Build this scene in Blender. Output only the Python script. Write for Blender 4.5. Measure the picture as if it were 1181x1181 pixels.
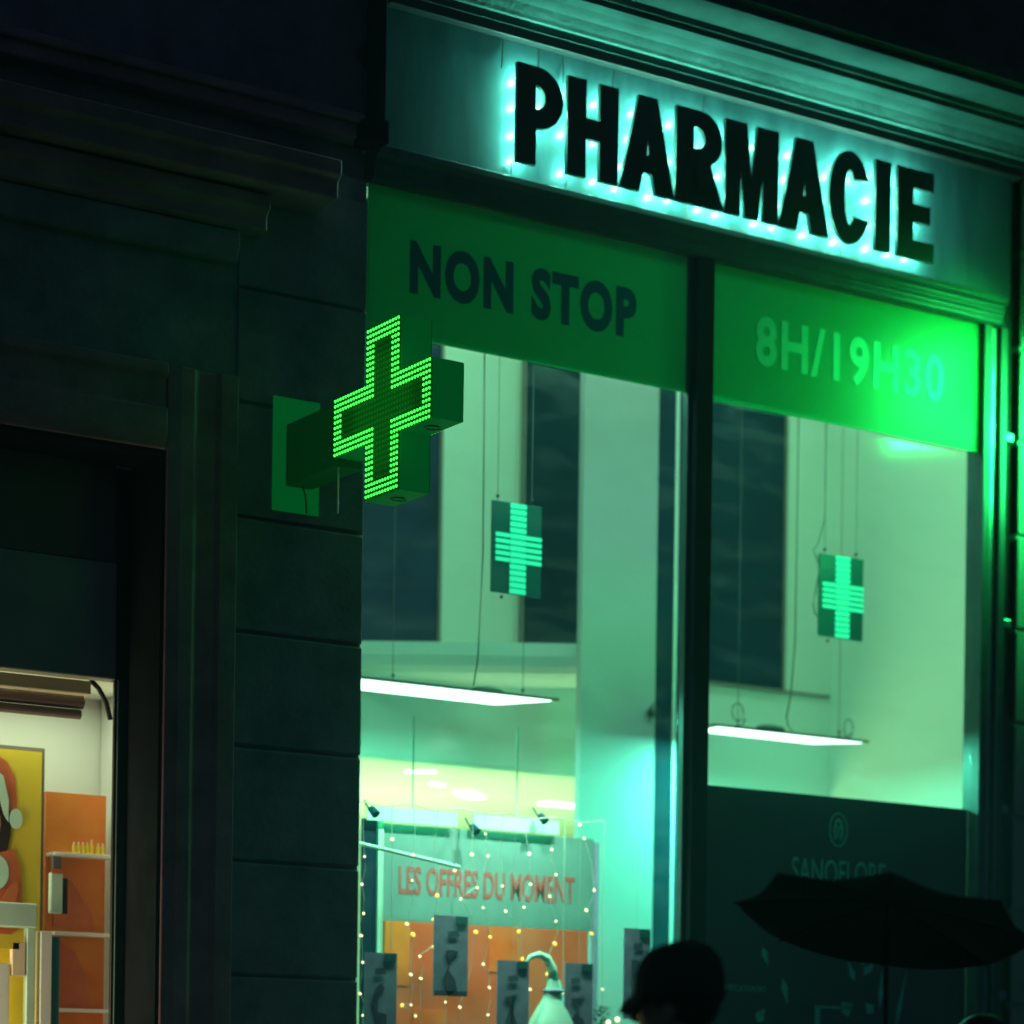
import bpy, bmesh, math, random
from mathutils import Vector, Matrix
R_ = math.radians
PI = math.pi
random.seed(7)
for _o in list(bpy.data.objects): bpy.data.objects.remove(_o)
SC = bpy.context.scene
C = SC.collection

# ------------------------------------------------------------------ camera
AZ = R_(57.23); ROLL = .0137
fwd = Vector((math.cos(AZ), math.sin(AZ), 0)); rgt = Vector((math.sin(AZ), -math.cos(AZ), 0)); upv = Vector((0, 0, 1))
cam_d = bpy.data.cameras.new("Camera"); cam = bpy.data.objects.new("Camera", cam_d); C.objects.link(cam)
cx = rgt * math.cos(ROLL) + upv * math.sin(ROLL); cy = upv * math.cos(ROLL) - rgt * math.sin(ROLL)
M = Matrix((cx, cy, -fwd)).transposed().to_4x4(); M.translation = Vector((-5.244, -9.3496, 1.4)); cam.matrix_world = M
cam_d.sensor_width = 36; cam_d.lens = 89.92; cam_d.shift_y = .5618; cam_d.clip_end = 500; cam_d.clip_start = .1
cam_d.dof.use_dof = True; cam_d.dof.focus_distance = 9.7; cam_d.dof.aperture_fstop = 1.4
SC.camera = cam

# ------------------------------------------------------------------ world: dusk-dark teal night sky
W = bpy.data.worlds.new("World"); SC.world = W; W.use_nodes = True
nt = W.node_tree; nt.nodes.clear()
wo = nt.nodes.new('ShaderNodeOutputWorld'); bg = nt.nodes.new('ShaderNodeBackground'); sky = nt.nodes.new('ShaderNodeTexSky')
sky.sky_type = 'NISHITA'; sky.sun_disc = False; sky.sun_elevation = R_(-3); sky.sun_rotation = R_(200)
mx = nt.nodes.new('ShaderNodeMix'); mx.data_type = 'RGBA'; mx.blend_type = 'ADD'; mx.inputs[0].default_value = 1
nt.links.new(sky.outputs[0], mx.inputs[6]); mx.inputs[7].default_value = (.17, .33, .70, 1)
nt.links.new(mx.outputs[2], bg.inputs[0]); nt.links.new(bg.outputs[0], wo.inputs[0]); bg.inputs[1].default_value = .05
SC.view_settings.view_transform = 'Standard'; SC.view_settings.look = 'None'; SC.view_settings.exposure = 0; SC.view_settings.gamma = 1
SC.cycles.use_denoising = True; SC.cycles.max_bounces = 6; SC.cycles.transparent_max_bounces = 16; SC.cycles.sample_clamp_indirect = 4
SC.cycles.caustics_reflective = False

def lamp(name, kind, loc, energy, color, size=.1, size_y=None, rot=None, aim=None, spread=None):
    d = bpy.data.lights.new(name, kind); d.energy = energy; d.color = color
    if kind == 'AREA':
        d.shape = 'RECTANGLE'; d.size = size; d.size_y = size_y or size
        if spread: d.spread = spread
    else: d.shadow_soft_size = size
    o = bpy.data.objects.new(name, d); C.objects.link(o); o.location = loc
    if rot: o.rotation_euler = rot
    if aim: o.rotation_euler = Vector(aim).to_track_quat('-Z', 'Y').to_euler()
    return o

# ------------------------------------------------------------------ materials
def mat(name, col, rough=.6, metal=0., var=.0, vscale=6., bump=0., bscale=60., emit=None, es=0., spec=.5, col2=None, streak=False, coat=0):
    m = bpy.data.materials.new(name); m.use_nodes = True; t = m.node_tree; b = t.nodes['Principled BSDF']
    b.inputs['Base Color'].default_value = (*col, 1); b.inputs['Roughness'].default_value = rough; b.inputs['Metallic'].default_value = metal
    b.inputs['Specular IOR Level'].default_value = spec; b.inputs['Coat Weight'].default_value = coat
    tc = t.nodes.new('ShaderNodeTexCoord')
    if var or col2:
        mp = t.nodes.new('ShaderNodeMapping'); t.links.new(tc.outputs['Object'], mp.inputs[0])
        if streak: mp.inputs['Scale'].default_value = (1, 1, .12)
        n = t.nodes.new('ShaderNodeTexNoise'); n.inputs['Scale'].default_value = vscale; n.inputs['Detail'].default_value = 8; n.inputs['Roughness'].default_value = .65
        t.links.new(mp.outputs[0], n.inputs['Vector'])
        r = t.nodes.new('ShaderNodeValToRGB'); r.color_ramp.elements[0].position = .3; r.color_ramp.elements[1].position = .7
        c2 = col2 or tuple(min(1, c * (1 + var)) for c in col)
        r.color_ramp.elements[0].color = (*[c * (1 - var) for c in col], 1); r.color_ramp.elements[1].color = (*c2, 1)
        t.links.new(n.outputs[0], r.inputs[0]); t.links.new(r.outputs[0], b.inputs['Base Color'])
    if bump:
        n2 = t.nodes.new('ShaderNodeTexNoise'); n2.inputs['Scale'].default_value = bscale; n2.inputs['Detail'].default_value = 6
        t.links.new(tc.outputs['Object'], n2.inputs['Vector'])
        bp = t.nodes.new('ShaderNodeBump'); bp.inputs['Strength'].default_value = bump; bp.inputs['Distance'].default_value = .02
        t.links.new(n2.outputs[0], bp.inputs['Height']); t.links.new(bp.outputs[0], b.inputs['Normal'])
    if emit: b.inputs['Emission Color'].default_value = (*emit, 1); b.inputs['Emission Strength'].default_value = es
    return m

def glass_mat(name, tint=(1, 1, 1), refl=.06):
    m = bpy.data.materials.new(name); m.use_nodes = True; t = m.node_tree; t.nodes.clear()
    o = t.nodes.new('ShaderNodeOutputMaterial'); a = t.nodes.new('ShaderNodeBsdfTransparent'); g = t.nodes.new('ShaderNodeBsdfGlossy'); x = t.nodes.new('ShaderNodeMixShader')
    a.inputs[0].default_value = (*tint, 1); g.inputs['Roughness'].default_value = .12; x.inputs[0].default_value = refl
    t.links.new(a.outputs[0], x.inputs[1]); t.links.new(g.outputs[0], x.inputs[2])
    # dust and wiping smears
    tc = t.nodes.new('ShaderNodeTexCoord'); mp = t.nodes.new('ShaderNodeMapping'); mp.inputs['Rotation'].default_value = (0, .5, 0); mp.inputs['Scale'].default_value = (1.2, 1, 4)
    n = t.nodes.new('ShaderNodeTexNoise'); n.inputs['Scale'].default_value = 2.2; n.inputs['Detail'].default_value = 7; q = t.nodes.new('ShaderNodeMapRange'); q.inputs[1].default_value = .48; q.inputs[2].default_value = .8; q.inputs[3].default_value = .0; q.inputs[4].default_value = .03
    df = t.nodes.new('ShaderNodeBsdfTranslucent'); df.inputs[0].default_value = (.7, .75, .72, 1); y = t.nodes.new('ShaderNodeMixShader')
    t.links.new(tc.outputs['Object'], mp.inputs[0]); t.links.new(mp.outputs[0], n.inputs['Vector']); t.links.new(n.outputs[0], q.inputs[0]); t.links.new(q.outputs[0], y.inputs[0])
    t.links.new(x.outputs[0], y.inputs[1]); t.links.new(df.outputs[0], y.inputs[2]); t.links.new(y.outputs[0], o.inputs[0])
    return m

def film_mat(name, col, tr, rough=.3, f=.55):
    m = mat(name, col, rough, var=.1, vscale=4); t = m.node_tree; b = t.nodes['Principled BSDF']; o = t.nodes['Material Output']
    a = t.nodes.new('ShaderNodeBsdfTranslucent'); a.inputs[0].default_value = (*tr, 1); x = t.nodes.new('ShaderNodeMixShader'); x.inputs[0].default_value = f
    t.links.new(b.outputs[0], x.inputs[1]); t.links.new(a.outputs[0], x.inputs[2]); t.links.new(x.outputs[0], o.inputs[0]); return m
def tint_mat(name, tint, col, f):
    m = bpy.data.materials.new(name); m.use_nodes = True; t = m.node_tree; b = t.nodes['Principled BSDF']; b.inputs['Base Color'].default_value = (*col, 1); b.inputs['Roughness'].default_value = .5
    o = t.nodes['Material Output']; a = t.nodes.new('ShaderNodeBsdfTransparent'); a.inputs[0].default_value = (*tint, 1); x = t.nodes.new('ShaderNodeMixShader'); x.inputs[0].default_value = f
    t.links.new(a.outputs[0], x.inputs[1]); t.links.new(b.outputs[0], x.inputs[2]); t.links.new(x.outputs[0], o.inputs[0]); return m
MT = dict(
 stone=mat('limestone', (.22, .185, .24), .85, var=.45, vscale=3, bump=.12, bscale=45),
 stone2=mat('limestone_trim', (.34, .17, .20), .85, var=.35, vscale=4, bump=.12, bscale=50),
 stone_dark=mat('dark_stone', (.10, .10, .10), .9, var=.4, vscale=3, bump=.4),  # darker, mottled grey stone
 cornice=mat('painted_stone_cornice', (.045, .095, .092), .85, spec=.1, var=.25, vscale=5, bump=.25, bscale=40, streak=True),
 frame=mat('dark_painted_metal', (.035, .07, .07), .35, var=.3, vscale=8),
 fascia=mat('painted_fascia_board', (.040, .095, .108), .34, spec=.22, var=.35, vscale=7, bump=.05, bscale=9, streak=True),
 matte=mat('matte_dark', (.014, .015, .02), 1., spec=0., var=.3),
 black=mat('black_metal', (.012, .014, .015), .45, var=.3),
 letter=mat('dark_letter_face', (.02, .05, .045), .5, var=.2),
 film=film_mat('green_window_film', (.0, .34, .11), (.0, .56, .31), .36, .46),
 film_text=tint_mat('blue_film_lettering', (.42, .48, .95), (.01, .12, .38), .22),
 film_text2=tint_mat('pale_film_lettering', (.9, .85, 1), (.14, .85, .66), .72),  # paler and more opaque than the blue lettering
 wall_in=mat('cream_plaster', (.72, .76, .68), .8, var=.03, vscale=.8),
 wall_in2=mat('pale_grey_plaster', (.62, .63, .62), .8, var=.03, vscale=.8),
 column=mat('grey_column_paint', (.45, .42, .45), .8, var=.05, vscale=2),
 opening=mat('dark_teal_panel', (.002, .030, .052), .8, spec=.1, var=.25, vscale=3),
 opening2=mat('slate_panel', (.018, .036, .075), .8, spec=.1, var=.25, vscale=3),
 trim=mat('brown_trim', (.22, .17, .15), .6),
 ceil=mat('yellowish_ceiling', (.82, .80, .62), .7, var=.10, vscale=5),
 white=mat('white_enamel', (.78, .8, .78), .4, var=.03),
 panel_teal=mat('teal_board', (.10, .30, .27), .6, var=.12, vscale=6),
 mint=mat('mint_board', (.35, .85, .66), .5, var=.06, vscale=6),
 orange=mat('orange_board', (.80, .13, .03), .6, var=.2, vscale=2.5, col2=(.60, .20, .08)),
 orange2=mat('orange_shelf_back', (.85, .12, .02), .55, var=.15, vscale=3, col2=(.75, .28, .03)),
 redtext=mat('dull_red_print', (.30, .10, .08), .6),
 card=mat('blue_grey_card', (.24, .37, .52), .55, var=.2, vscale=14),
 card_dark=mat('dark_print', (.05, .10, .15), .6, var=.3, vscale=20),
 card_tab=mat('teal_tab', (.01, .16, .17), .5),
 yellow=mat('yellow_poster_ground', (.80, .62, .05), .5, var=.06, vscale=3),
 skin=mat('skin', (.45, .27, .19), .55, var=.08, vscale=12),
 hair=mat('dark_hair', (.03, .018, .015), .5, var=.3, vscale=30),
 red=mat('red_cloth_print', (.62, .14, .05), .6, var=.2, vscale=8),
 pale=mat('pale_mint_print', (.55, .80, .68), .6, var=.1),
 coat=mat('black_wool', (.016, .018, .022), .9, var=.3, vscale=20, bump=.4, bscale=120),
 coat2=mat('navy_coat', (.015, .02, .03), .8, var=.3, vscale=18, bump=.3, bscale=90),
 cap=mat('dark_knit', (.022, .018, .018), .95, var=.4, vscale=30, bump=.8, bscale=160),
 umb=mat('black_umbrella_nylon', (.008, .012, .014), .8, spec=.1, var=.2, vscale=9),
 trouser=mat('dark_denim', (.02, .025, .035), .85, var=.3, vscale=25),
 leather=mat('black_leather', (.012, .012, .012), .45),
 asphalt=mat('wet_asphalt', (.045, .047, .05), .35, var=.4, vscale=2.5, bump=.5, bscale=80),
 paving=mat('stone_paving', (.16, .155, .15), .5, var=.3, vscale=3, bump=.3, bscale=40),
 casing=mat('green_sign_casing', (.0, .11, .025), .8, spec=.05, var=.12, vscale=7, emit=(0, .42, .07), es=.14),  # green spill from the LEDs put into the casing as emission
 casing2=mat('green_sign_bracket', (.0, .06, .015), .8, spec=.05, var=.2, vscale=5, emit=(0, .4, .06), es=.045),  # arm glows slightly in place of LED spill
 plate=mat('green_wall_plate', (.0, .12, .015), .6, spec=.1, var=.1, vscale=6, emit=(0, .42, .07), es=.17),  # plate emission stands in for green light falling on it
 face=mat('led_board', (.0, .035, .008), .7, spec=.1, emit=(0, .42, .01), es=.09),  # board emission stands in for the glow between LEDs
 led=mat('green_led_lit', (0, .5, .02), .3, emit=(.04, 1, .06), es=3.0),
 led_off=mat('green_led_unlit', (.0, .06, .01), .5, emit=(.02, .5, .03), es=.10),  # unlit LEDs are given a faint glow too
 tled=mat('turquoise_led', (0, .5, .3), .3, emit=(.03, .85, .42), es=1.0),
 tboard=mat('led_board_dark', (.005, .085, .08), .4, emit=(0, .3, .22), es=.08),  # backing board given a faint glow of its own
 lum=mat('luminous_diffuser', (.9, .9, .9), .5, emit=(.82, 1, .93), es=3.0),
 spot=mat('luminous_spot', (.9, .9, .9), .5, emit=(.95, 1, .92), es=1.8),
 halo=mat('halo_led_emitter', (.9, 1, .95), .5, emit=(.55, 1, .85), es=7),
 bulb=mat('warm_bulb', (.9, .8, .5), .4, emit=(1, .80, .45), es=2.2),
 bulb2=mat('amber_bulb', (.9, .6, .1), .4, emit=(1, .58, .08), es=1.7),
 wire=mat('grey_cable', (.10, .11, .10), .6),
 wire_pale=mat('pale_wire', (.3, .5, .42), .5),
 metal=mat('brushed_jamb', (.22, .34, .34), .28, metal=.8, var=.2, vscale=10),
 shut=mat('roller_case', (.34, .36, .31), .6, var=.15, vscale=3),
 shut_b=mat('brown_panel', (.20, .14, .135), .6, var=.2, vscale=3),
 beige=mat('beige_rail', (.80, .66, .48), .5, var=.1),
 pharm_dark=mat('dark_poster_ground', (.008, .060, .078), .45, var=.3, vscale=2.5),
 print_teal=mat('teal_print', (.12, .85, .85), .5, var=.25, vscale=25),
 leaf=mat('fir_needles', (.02, .07, .04), .6, var=.4, vscale=20),
 gwall=mat('green_lit_render', (.30, .36, .30), .8, var=.2, vscale=4, bump=.3),
 glass=glass_mat('window_glass', (.93, 1, .97), .04),
 floor_in=mat('pale_floor', (.55, .55, .5), .4, var=.1),
)

# ------------------------------------------------------------------ helpers
def link(name, me, parent=None, m=None, bev=0, smooth=False):
    o = bpy.data.objects.new(name, me); C.objects.link(o)
    if m: me.materials.clear(); me.materials.append(MT[m] if isinstance(m, str) else m)
    if smooth:
        for p in me.polygons: p.use_smooth = True
    if bev:
        b = o.modifiers.new('bevel', 'BEVEL'); b.width = bev; b.segments = 2; b.limit_method = 'ANGLE'; b.angle_limit = R_(40)
    if parent:
        o.parent = parent; o.location = -parent.location   # geometry is written in world metres; parents are unrotated
    return o
def tag(o, label=None, cat=None, group=None, kind=None):
    if label: o['label'] = label
    if cat: o['category'] = cat
    if group: o['group'] = group
    if kind: o['kind'] = kind
    return o
def thing(name, label, cat, loc=(0, 0, 0), group=None):
    o = bpy.data.objects.new(name, None); C.objects.link(o); o.location = loc; o.empty_display_size = .1
    bpy.context.view_layer.update()
    return tag(o, label, cat, group)
class MB:
    def __init__(s): s.b = bmesh.new()
    def ix(s): s.b.verts.index_update(); return s
    def box(s, x0, x1, y0, y1, z0, z1):
        v = [s.b.verts.new(p) for p in ((x0,y0,z0),(x1,y0,z0),(x1,y1,z0),(x0,y1,z0),(x0,y0,z1),(x1,y0,z1),(x1,y1,z1),(x0,y1,z1))]
        for f in ((0,3,2,1),(4,5,6,7),(0,1,5,4),(1,2,6,5),(2,3,7,6),(3,0,4,7)): s.b.faces.new([v[i] for i in f])
        return s
    def prism(s, pts, ext):   # pts: 3-D loop, ext: vector
        e = Vector(ext); a = [s.b.verts.new(p) for p in pts]; c = [s.b.verts.new(Vector(p) + e) for p in pts]; n = len(pts)
        s.b.faces.new(a); s.b.faces.new(c[::-1])
        for i in range(n): s.b.faces.new((a[i], c[i], c[(i+1) % n], a[(i+1) % n]))
        return s
    def tube(s, pts, r, seg=8, r2=None):
        pts = [Vector(p) for p in pts]; rings = []; n = len(pts)
        for i, p in enumerate(pts):
            d = (pts[min(i+1, n-1)] - pts[max(i-1, 0)]).normalized()
            u = d.cross(Vector((0, 0, 1)));  u = u if u.length > .05 else d.cross(Vector((1, 0, 0))); u.normalize(); w = d.cross(u)
            rr = r if r2 is None else r + (r2 - r) * i / (n - 1)
            rings.append([s.b.verts.new(p + (u * math.cos(2*PI*k/seg) + w * math.sin(2*PI*k/seg)) * rr) for k in range(seg)])
        for a, c in zip(rings, rings[1:]):
            for k in range(seg): s.b.faces.new((a[k], a[(k+1) % seg], c[(k+1) % seg], c[k]))
        s.b.faces.new(rings[0][::-1]); s.b.faces.new(rings[-1]); return s
    def ball(s, c, r, sx=1, sy=1, sz=1, seg=10, ring=6):
        bmesh.ops.create_uvsphere(s.b, u_segments=seg, v_segments=ring, radius=1, matrix=Matrix.Translation(c) @ Matrix.Diagonal((r*sx, r*sy, r*sz, 1))); return s
    def build(s, name, m, parent=None, bev=0, smooth=False):
        bmesh.ops.recalc_face_normals(s.b, faces=s.b.faces)
        me = bpy.data.meshes.new(name); s.b.to_mesh(me); s.b.free(); return link(name, me, parent, m, bev, smooth)
def build_each(mb, name, m, parent=None, bev=0, smooth=False):
    """one object per connected piece"""
    b = mb.b; b.verts.index_update(); b.verts.ensure_lookup_table(); seen = set(); outs = []
    for v in b.verts:
        if v.index in seen: continue
        st = [v]; comp = []; seen.add(v.index)
        while st:
            q = st.pop(); comp.append(q)
            for e in q.link_edges:
                w = e.other_vert(q)
                if w.index not in seen: seen.add(w.index); st.append(w)
        ix = {q: i for i, q in enumerate(comp)}; fs = {f for q in comp for f in q.link_faces}
        me = bpy.data.meshes.new(name); me.from_pydata([q.co[:] for q in comp], [], [[ix[q] for q in f.verts] for f in fs])
        bb = bmesh.new(); bb.from_mesh(me); bmesh.ops.recalc_face_normals(bb, faces=bb.faces); bb.to_mesh(me); bb.free()
        outs.append(link(name, me, parent, m, bev, smooth))
    b.free(); return outs
def box(name, m, parent, x0, x1, y0, y1, z0, z1, bev=0): return MB().box(x0, x1, y0, y1, z0, z1).build(name, m, parent, bev)
def profile(name, m, parent, x0, x1, pts, bev=0): return MB().prism([(x0, y, z) for y, z in pts], (x1 - x0, 0, 0)).build(name, m, parent, bev)
def curve_mesh(loops, ext, bevel=0, off=0):
    cu = bpy.data.curves.new('t', 'CURVE'); cu.dimensions = '2D'; cu.fill_mode = 'BOTH'; cu.extrude = ext; cu.bevel_depth = bevel; cu.offset = off; cu.bevel_resolution = 1
    for L in loops:
        sp = cu.splines.new('POLY'); sp.points.add(len(L) - 1); sp.use_cyclic_u = True
        for i, (x, y) in enumerate(L): sp.points[i].co = (x, y, 0, 1)
    return _to_mesh(cu)
def _to_mesh(cu):
    o = bpy.data.objects.new('t', cu); C.objects.link(o); dg = bpy.context.evaluated_depsgraph_get(); dg.update()
    me = bpy.data.meshes.new_from_object(o.evaluated_get(dg)); bpy.data.objects.remove(o); bpy.data.curves.remove(cu); return me
def text_mesh(s, w, h, ext=.0015, off=0., shear=0, space=1):
    cu = bpy.data.curves.new('t', 'FONT'); cu.body = s; cu.extrude = ext; cu.offset = off; cu.space_character = space; cu.resolution_u = 4; me = _to_mesh(cu)
    xs = [v.co.x for v in me.vertices]; ys = [v.co.y for v in me.vertices]; x0, x1, y0, y1 = min(xs), max(xs), min(ys), max(ys)
    for v in me.vertices: v.co.x = (v.co.x - x0) / (x1 - x0) * w; v.co.y = (v.co.y - y0) / (y1 - y0) * h
    return me
def stand(me, x, y, z):   # XY text -> upright, facing -Y
    me.transform(Matrix.Translation((x, y, z)) @ Matrix.Rotation(R_(90), 4, 'X')); return me

# ------------------------------------------------------------------ ground
tag(MB().box(-60, 60, -60, -3.05, -.2, -.12).build('road', 'asphalt'), kind='structure')
tag(MB().box(-60, 60, -3.05, -2.9, -.2, .004).build('kerb', 'stone', bev=.015), kind='structure')
tag(MB().box(-60, 60, -2.9, 0, -.2, 0).build('pavement', 'paving'), kind='structure')
tag(MB().box(-300, 300, -300, 300, -.4, -.21).build('ground', 'asphalt'), kind='structure')

# ------------------------------------------------------------------ stone building
B = thing('stone_building', 'old stone corner building with a pharmacy front and a lit shop beside its pier', 'building')
# pier between the shops: rusticated courses
box('wall', 'stone', B, -.599, -.001, .016, 1.2, 0, 5.19)
zj = [-.02 + .4655 * k for k in range(0, 12)]
mb = MB()
for k in range(11): mb.box(-.6, 0, 0 , .015, zj[k] + .007, zj[k+1] - .007)
mb.build('rusticated_pier', 'stone', B, bev=.008)
# upper wall
box('upper_wall', 'stone', B, -6, .0, .05, 1.2, 5.192, 9.5)
mb = MB(); mb.box(-6, -.03, -.045, .048, 5.33, 5.43); mb.box(-6, -.06, -.075, -.047, 5.39, 5.43); mb.build('string_course', 'stone2', B, bev=.01)
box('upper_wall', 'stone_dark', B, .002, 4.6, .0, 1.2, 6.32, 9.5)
# left shop surround
mb = MB(); mb.prism([(-.915, -.02, 0), (-.86, -.035, 0), (-.80, -.035, 0), (-.78, -.015, 0), (-.70, -.015, 0), (-.68, -.03, 0), (-.602, -.03, 0), (-.602, .35, 0), (-.915, .35, 0)], (0, 0, 4.26))
mb.build('architrave', 'stone2', B, bev=.006)
box('head_shade', 'matte', B, -6, -.931, -.012, .28, 3.904, 3.918)  # dark sheet added to put the lintel soffit in shade
box('jamb_shade', 'matte', B, -.930, -.917, -.01, .28, 0, 3.915)  # dark sheet standing in for shade on the reveal
mb = MB(); mb.prism([(-6, -.02, 3.92), (-6, -.035, 3.98), (-6, -.035, 4.08), (-6, -.015, 4.10), (-6, -.015, 4.20), (-6, -.04, 4.22), (-6, -.04, 4.262), (-6, .35, 4.262), (-6, .35, 3.92)], (5.083, 0, 0))
mb.build('lintel', 'stone2', B, bev=.006)
box('wall', 'stone', B, -6, -.602, .004, .35, 4.264, 5.19)
# stepped hood moulding above the left shop
profile('hood_moulding', 'stone2', B, -6, -.25, [(.003, 4.985), (-.20, 5.0), (-.20, 5.07), (-.23, 5.09), (-.23, 5.15), (-.05, 5.2), (.003, 5.2)], .008)
profile('hood_moulding', 'stone2', B, -6, -.52, [(.003, 4.84), (-.10, 4.845), (-.10, 4.90), (-.13, 4.93), (-.13, 4.982), (.003, 4.982)], .008)
profile('hood_moulding', 'stone', B, -6, -.62, [(.003, 4.71), (-.04, 4.715), (-.06, 4.78), (-.06, 4.838), (.003, 4.838)], .008)
# pharmacy cornice
prof = [(.0, 5.95), (-.105, 5.95), (-.105, 5.985), (-.125, 5.985), (-.13, 6.0), (-.15, 6.035), (-.19, 6.065), (-.225, 6.075), (-.235, 6.075), (-.235, 6.10), (-.25, 6.10), (-.26, 6.125), (-.29, 6.13), (-.42, 6.135), (-.42, 6.165), (-.445, 6.18), (-.445, 6.235), (-.2, 6.30), (.0, 6.31)]
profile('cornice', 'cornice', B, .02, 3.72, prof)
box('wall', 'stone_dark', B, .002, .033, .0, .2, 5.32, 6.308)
# right of the pharmacy
box('wall', 'stone_dark', B, 3.602, 3.70, .04, .12, 0, 5.94)
mb = MB()
for k in range(13): mb.box(3.702, 6.5, -.02, .12, -.02 + .4655*k + .009, -.02 + .4655*(k+1) - .009)
mb.build('rusticated_pier', 'gwall', B, bev=.008)
box('wall', 'gwall', B, 3.702, 4.30, -.008, .119, 0, 5.94)
box('wall', 'stone_dark', B, 4.301, 6.5, .13, 1.2, 0, 5.95)
# interior shell
box('interior_wall', 'wall_in', B, -.4, 4.19, 2.0, 2.12, 3.08, 6.2)
box('interior_wall', 'wall_in', B, 4.19, 4.3, .122, 8.0, 0, 6.2)
box('interior_wall', 'wall_in', B, -.5, -.41, 1.21, 6.0, 0, 6.2)
box('interior_wall', 'wall_in', B, -.4, 4.185, 6.0, 6.1, 0, 3.06)
box('interior_ceiling', 'ceil', B, -.4, 4.185, 2.0, 6.1, 3.062, 3.078)
box('interior_ceiling', 'wall_in', B, -.4, 4.3, 1.21, 2.2, 6.21, 6.3)
box('interior_ceiling', 'wall_in', B, .002, 3.59, .06, 1.2, 6.1, 6.2)
tag(box('floor', 'floor_in', None, -.4, 4.185, .1, 6.0, -.01, .012), kind='structure')
# dark openings on the upper back wall, each with a thin trim
def opening(x0, x1, z0, m, left=True, right=True):
    o = box('wall_opening', m, B, x0, x1, 1.985, 1.999, z0, 5.9)
    t = MB()
    if right: t.box(x1, x1 + .018, 1.975, 1.999, z0 - .015, 5.9)
    if left: t.box(x0 - .018, x0, 1.975, 1.999, z0 - .015, 5.9)
    t.box(x0, x1, 1.975, 1.999, z0 - .015, z0)
    build_each(t, 'opening_trim', 'trim', o)
opening(.9, 1.553, 3.60, 'opening2')
opening(2.078, 2.468, 3.60, 'opening')
opening(2.95, 3.825, 3.665, 'opening')
box('wall_moulding', 'trim', B, 3.845, 4.18, 1.985, 1.999, 3.652, 3.664)
# rounded bulkhead, running parallel to the picture plane
a = Vector((.80, 1.985, 0)); e = Vector((1.96, 1.238, 0)); dd = e - a; nn = Vector((-dd.y, dd.x, 0)).normalized()
secs = [(0, 3.625), (-.0, 3.56), (.015, 3.51), (.05, 3.48), (.11, 3.465), (.4, 3.465), (.4, 3.625)]
MB().prism([a + nn * q + Vector((0, 0, z)) for q, z in secs], dd).build('bulkhead', 'wall_in2', B)
# column right of the display
box('column', 'column', B, 1.922, 2.380, 1.20, 1.24, 0, 6.2)
box('partition', 'opening', B, 2.382, 2.494, 1.21, 1.4, 0, 6.2)
box('pale_edge_strip', 'white', B, 2.496, 2.514, 1.205, 1.3, 0, 6.2)  # white strip made for a thin bright vertical line
box('partition', 'opening2', B, 2.516, 2.60, 1.215, 1.35, 0, 6.2)
# ceiling spots
for i, (x, y, w, d, a) in enumerate([(1.63, 2.26, .17, .05, -.6), (2.39, 3.00, .32, .11, .75), (2.0, 2.7, .12, .04, .5), (3.1, 3.1, .30, .12, .1)]):
    u = Vector((math.cos(a), math.sin(a), 0)) * w / 2; v = Vector((-math.sin(a), math.cos(a), 0)) * d / 2; c = Vector((x, y, 3.052))
    MB().prism([c-u-v, c+u-v, c+u+v, c-u+v], (0, 0, .01)).build('downlight', 'spot', B)

# ------------------------------------------------------------------ pharmacy shopfront
S = thing('pharmacy_shopfront', 'dark metal shopfront with green top band and two tall windows', 'shopfront')
profile('transom', 'frame', S, .002, 3.56, [(.06, 5.18), (-.03, 5.18), (-.045, 5.195), (-.045, 5.225), (-.06, 5.24), (-.06, 5.265), (-.085, 5.285), (-.085, 5.315), (.06, 5.315)], .003)
box('mullion', 'matte', S, 1.690, 1.785, -.045, .045, 0, 5.178, .006)
box('glazing_bar', 'frame', S, 1.665, 1.689, -.01, .028, 0, 5.178, .003)
box('window_frame', 'frame', S, 3.455, 3.505, -.03, .09, 0, 5.178, .005)
box('window_frame', 'metal', S, 3.507, 3.553, -.015, .06, 0, 5.178, .010)
box('window_frame', 'frame', S, 3.555, 3.60, -.04, .09, 0, 5.178, .006)
mb = MB()
for z in (4.62, 3.70, 2.78, 1.86): mb.box(3.602, 3.66, -.03, .03, z, z + .05)
build_each(mb, 'hinge', 'metal', S, bev=.01)
box('stall_riser', 'frame', S, .002, 3.6, -.02, .1, 0, .45, .006)
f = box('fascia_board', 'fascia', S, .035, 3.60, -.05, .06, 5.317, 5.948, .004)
box('fascia_trim', 'black', S, .035, 3.62, -.10, -.052, 5.905, 5.948, .003)
box('window_glass', 'glass', S, .012, 1.663, .030, .036, .45, 4.56)
box('window_glass', 'glass', S, 1.787, 3.453, .030, .036, .45, 4.56)
g1 = box('green_band', 'film', S, .004, 1.663, .005, .012, 4.562, 5.178)
g2 = box('green_band', 'film', S, 1.787, 3.453, .005, .012, 4.552, 5.178)
link('lettering', stand(text_mesh('NON STOP', 1.175, .228, .0015, .048, space=1.16), .207, .004, 4.752), g1, 'film_text')
link('lettering', stand(text_mesh('8H/19H30', 1.16, .235, .0015, .03, space=1.12), 2.06, .004, 4.752), g2, 'film_text2')
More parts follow.
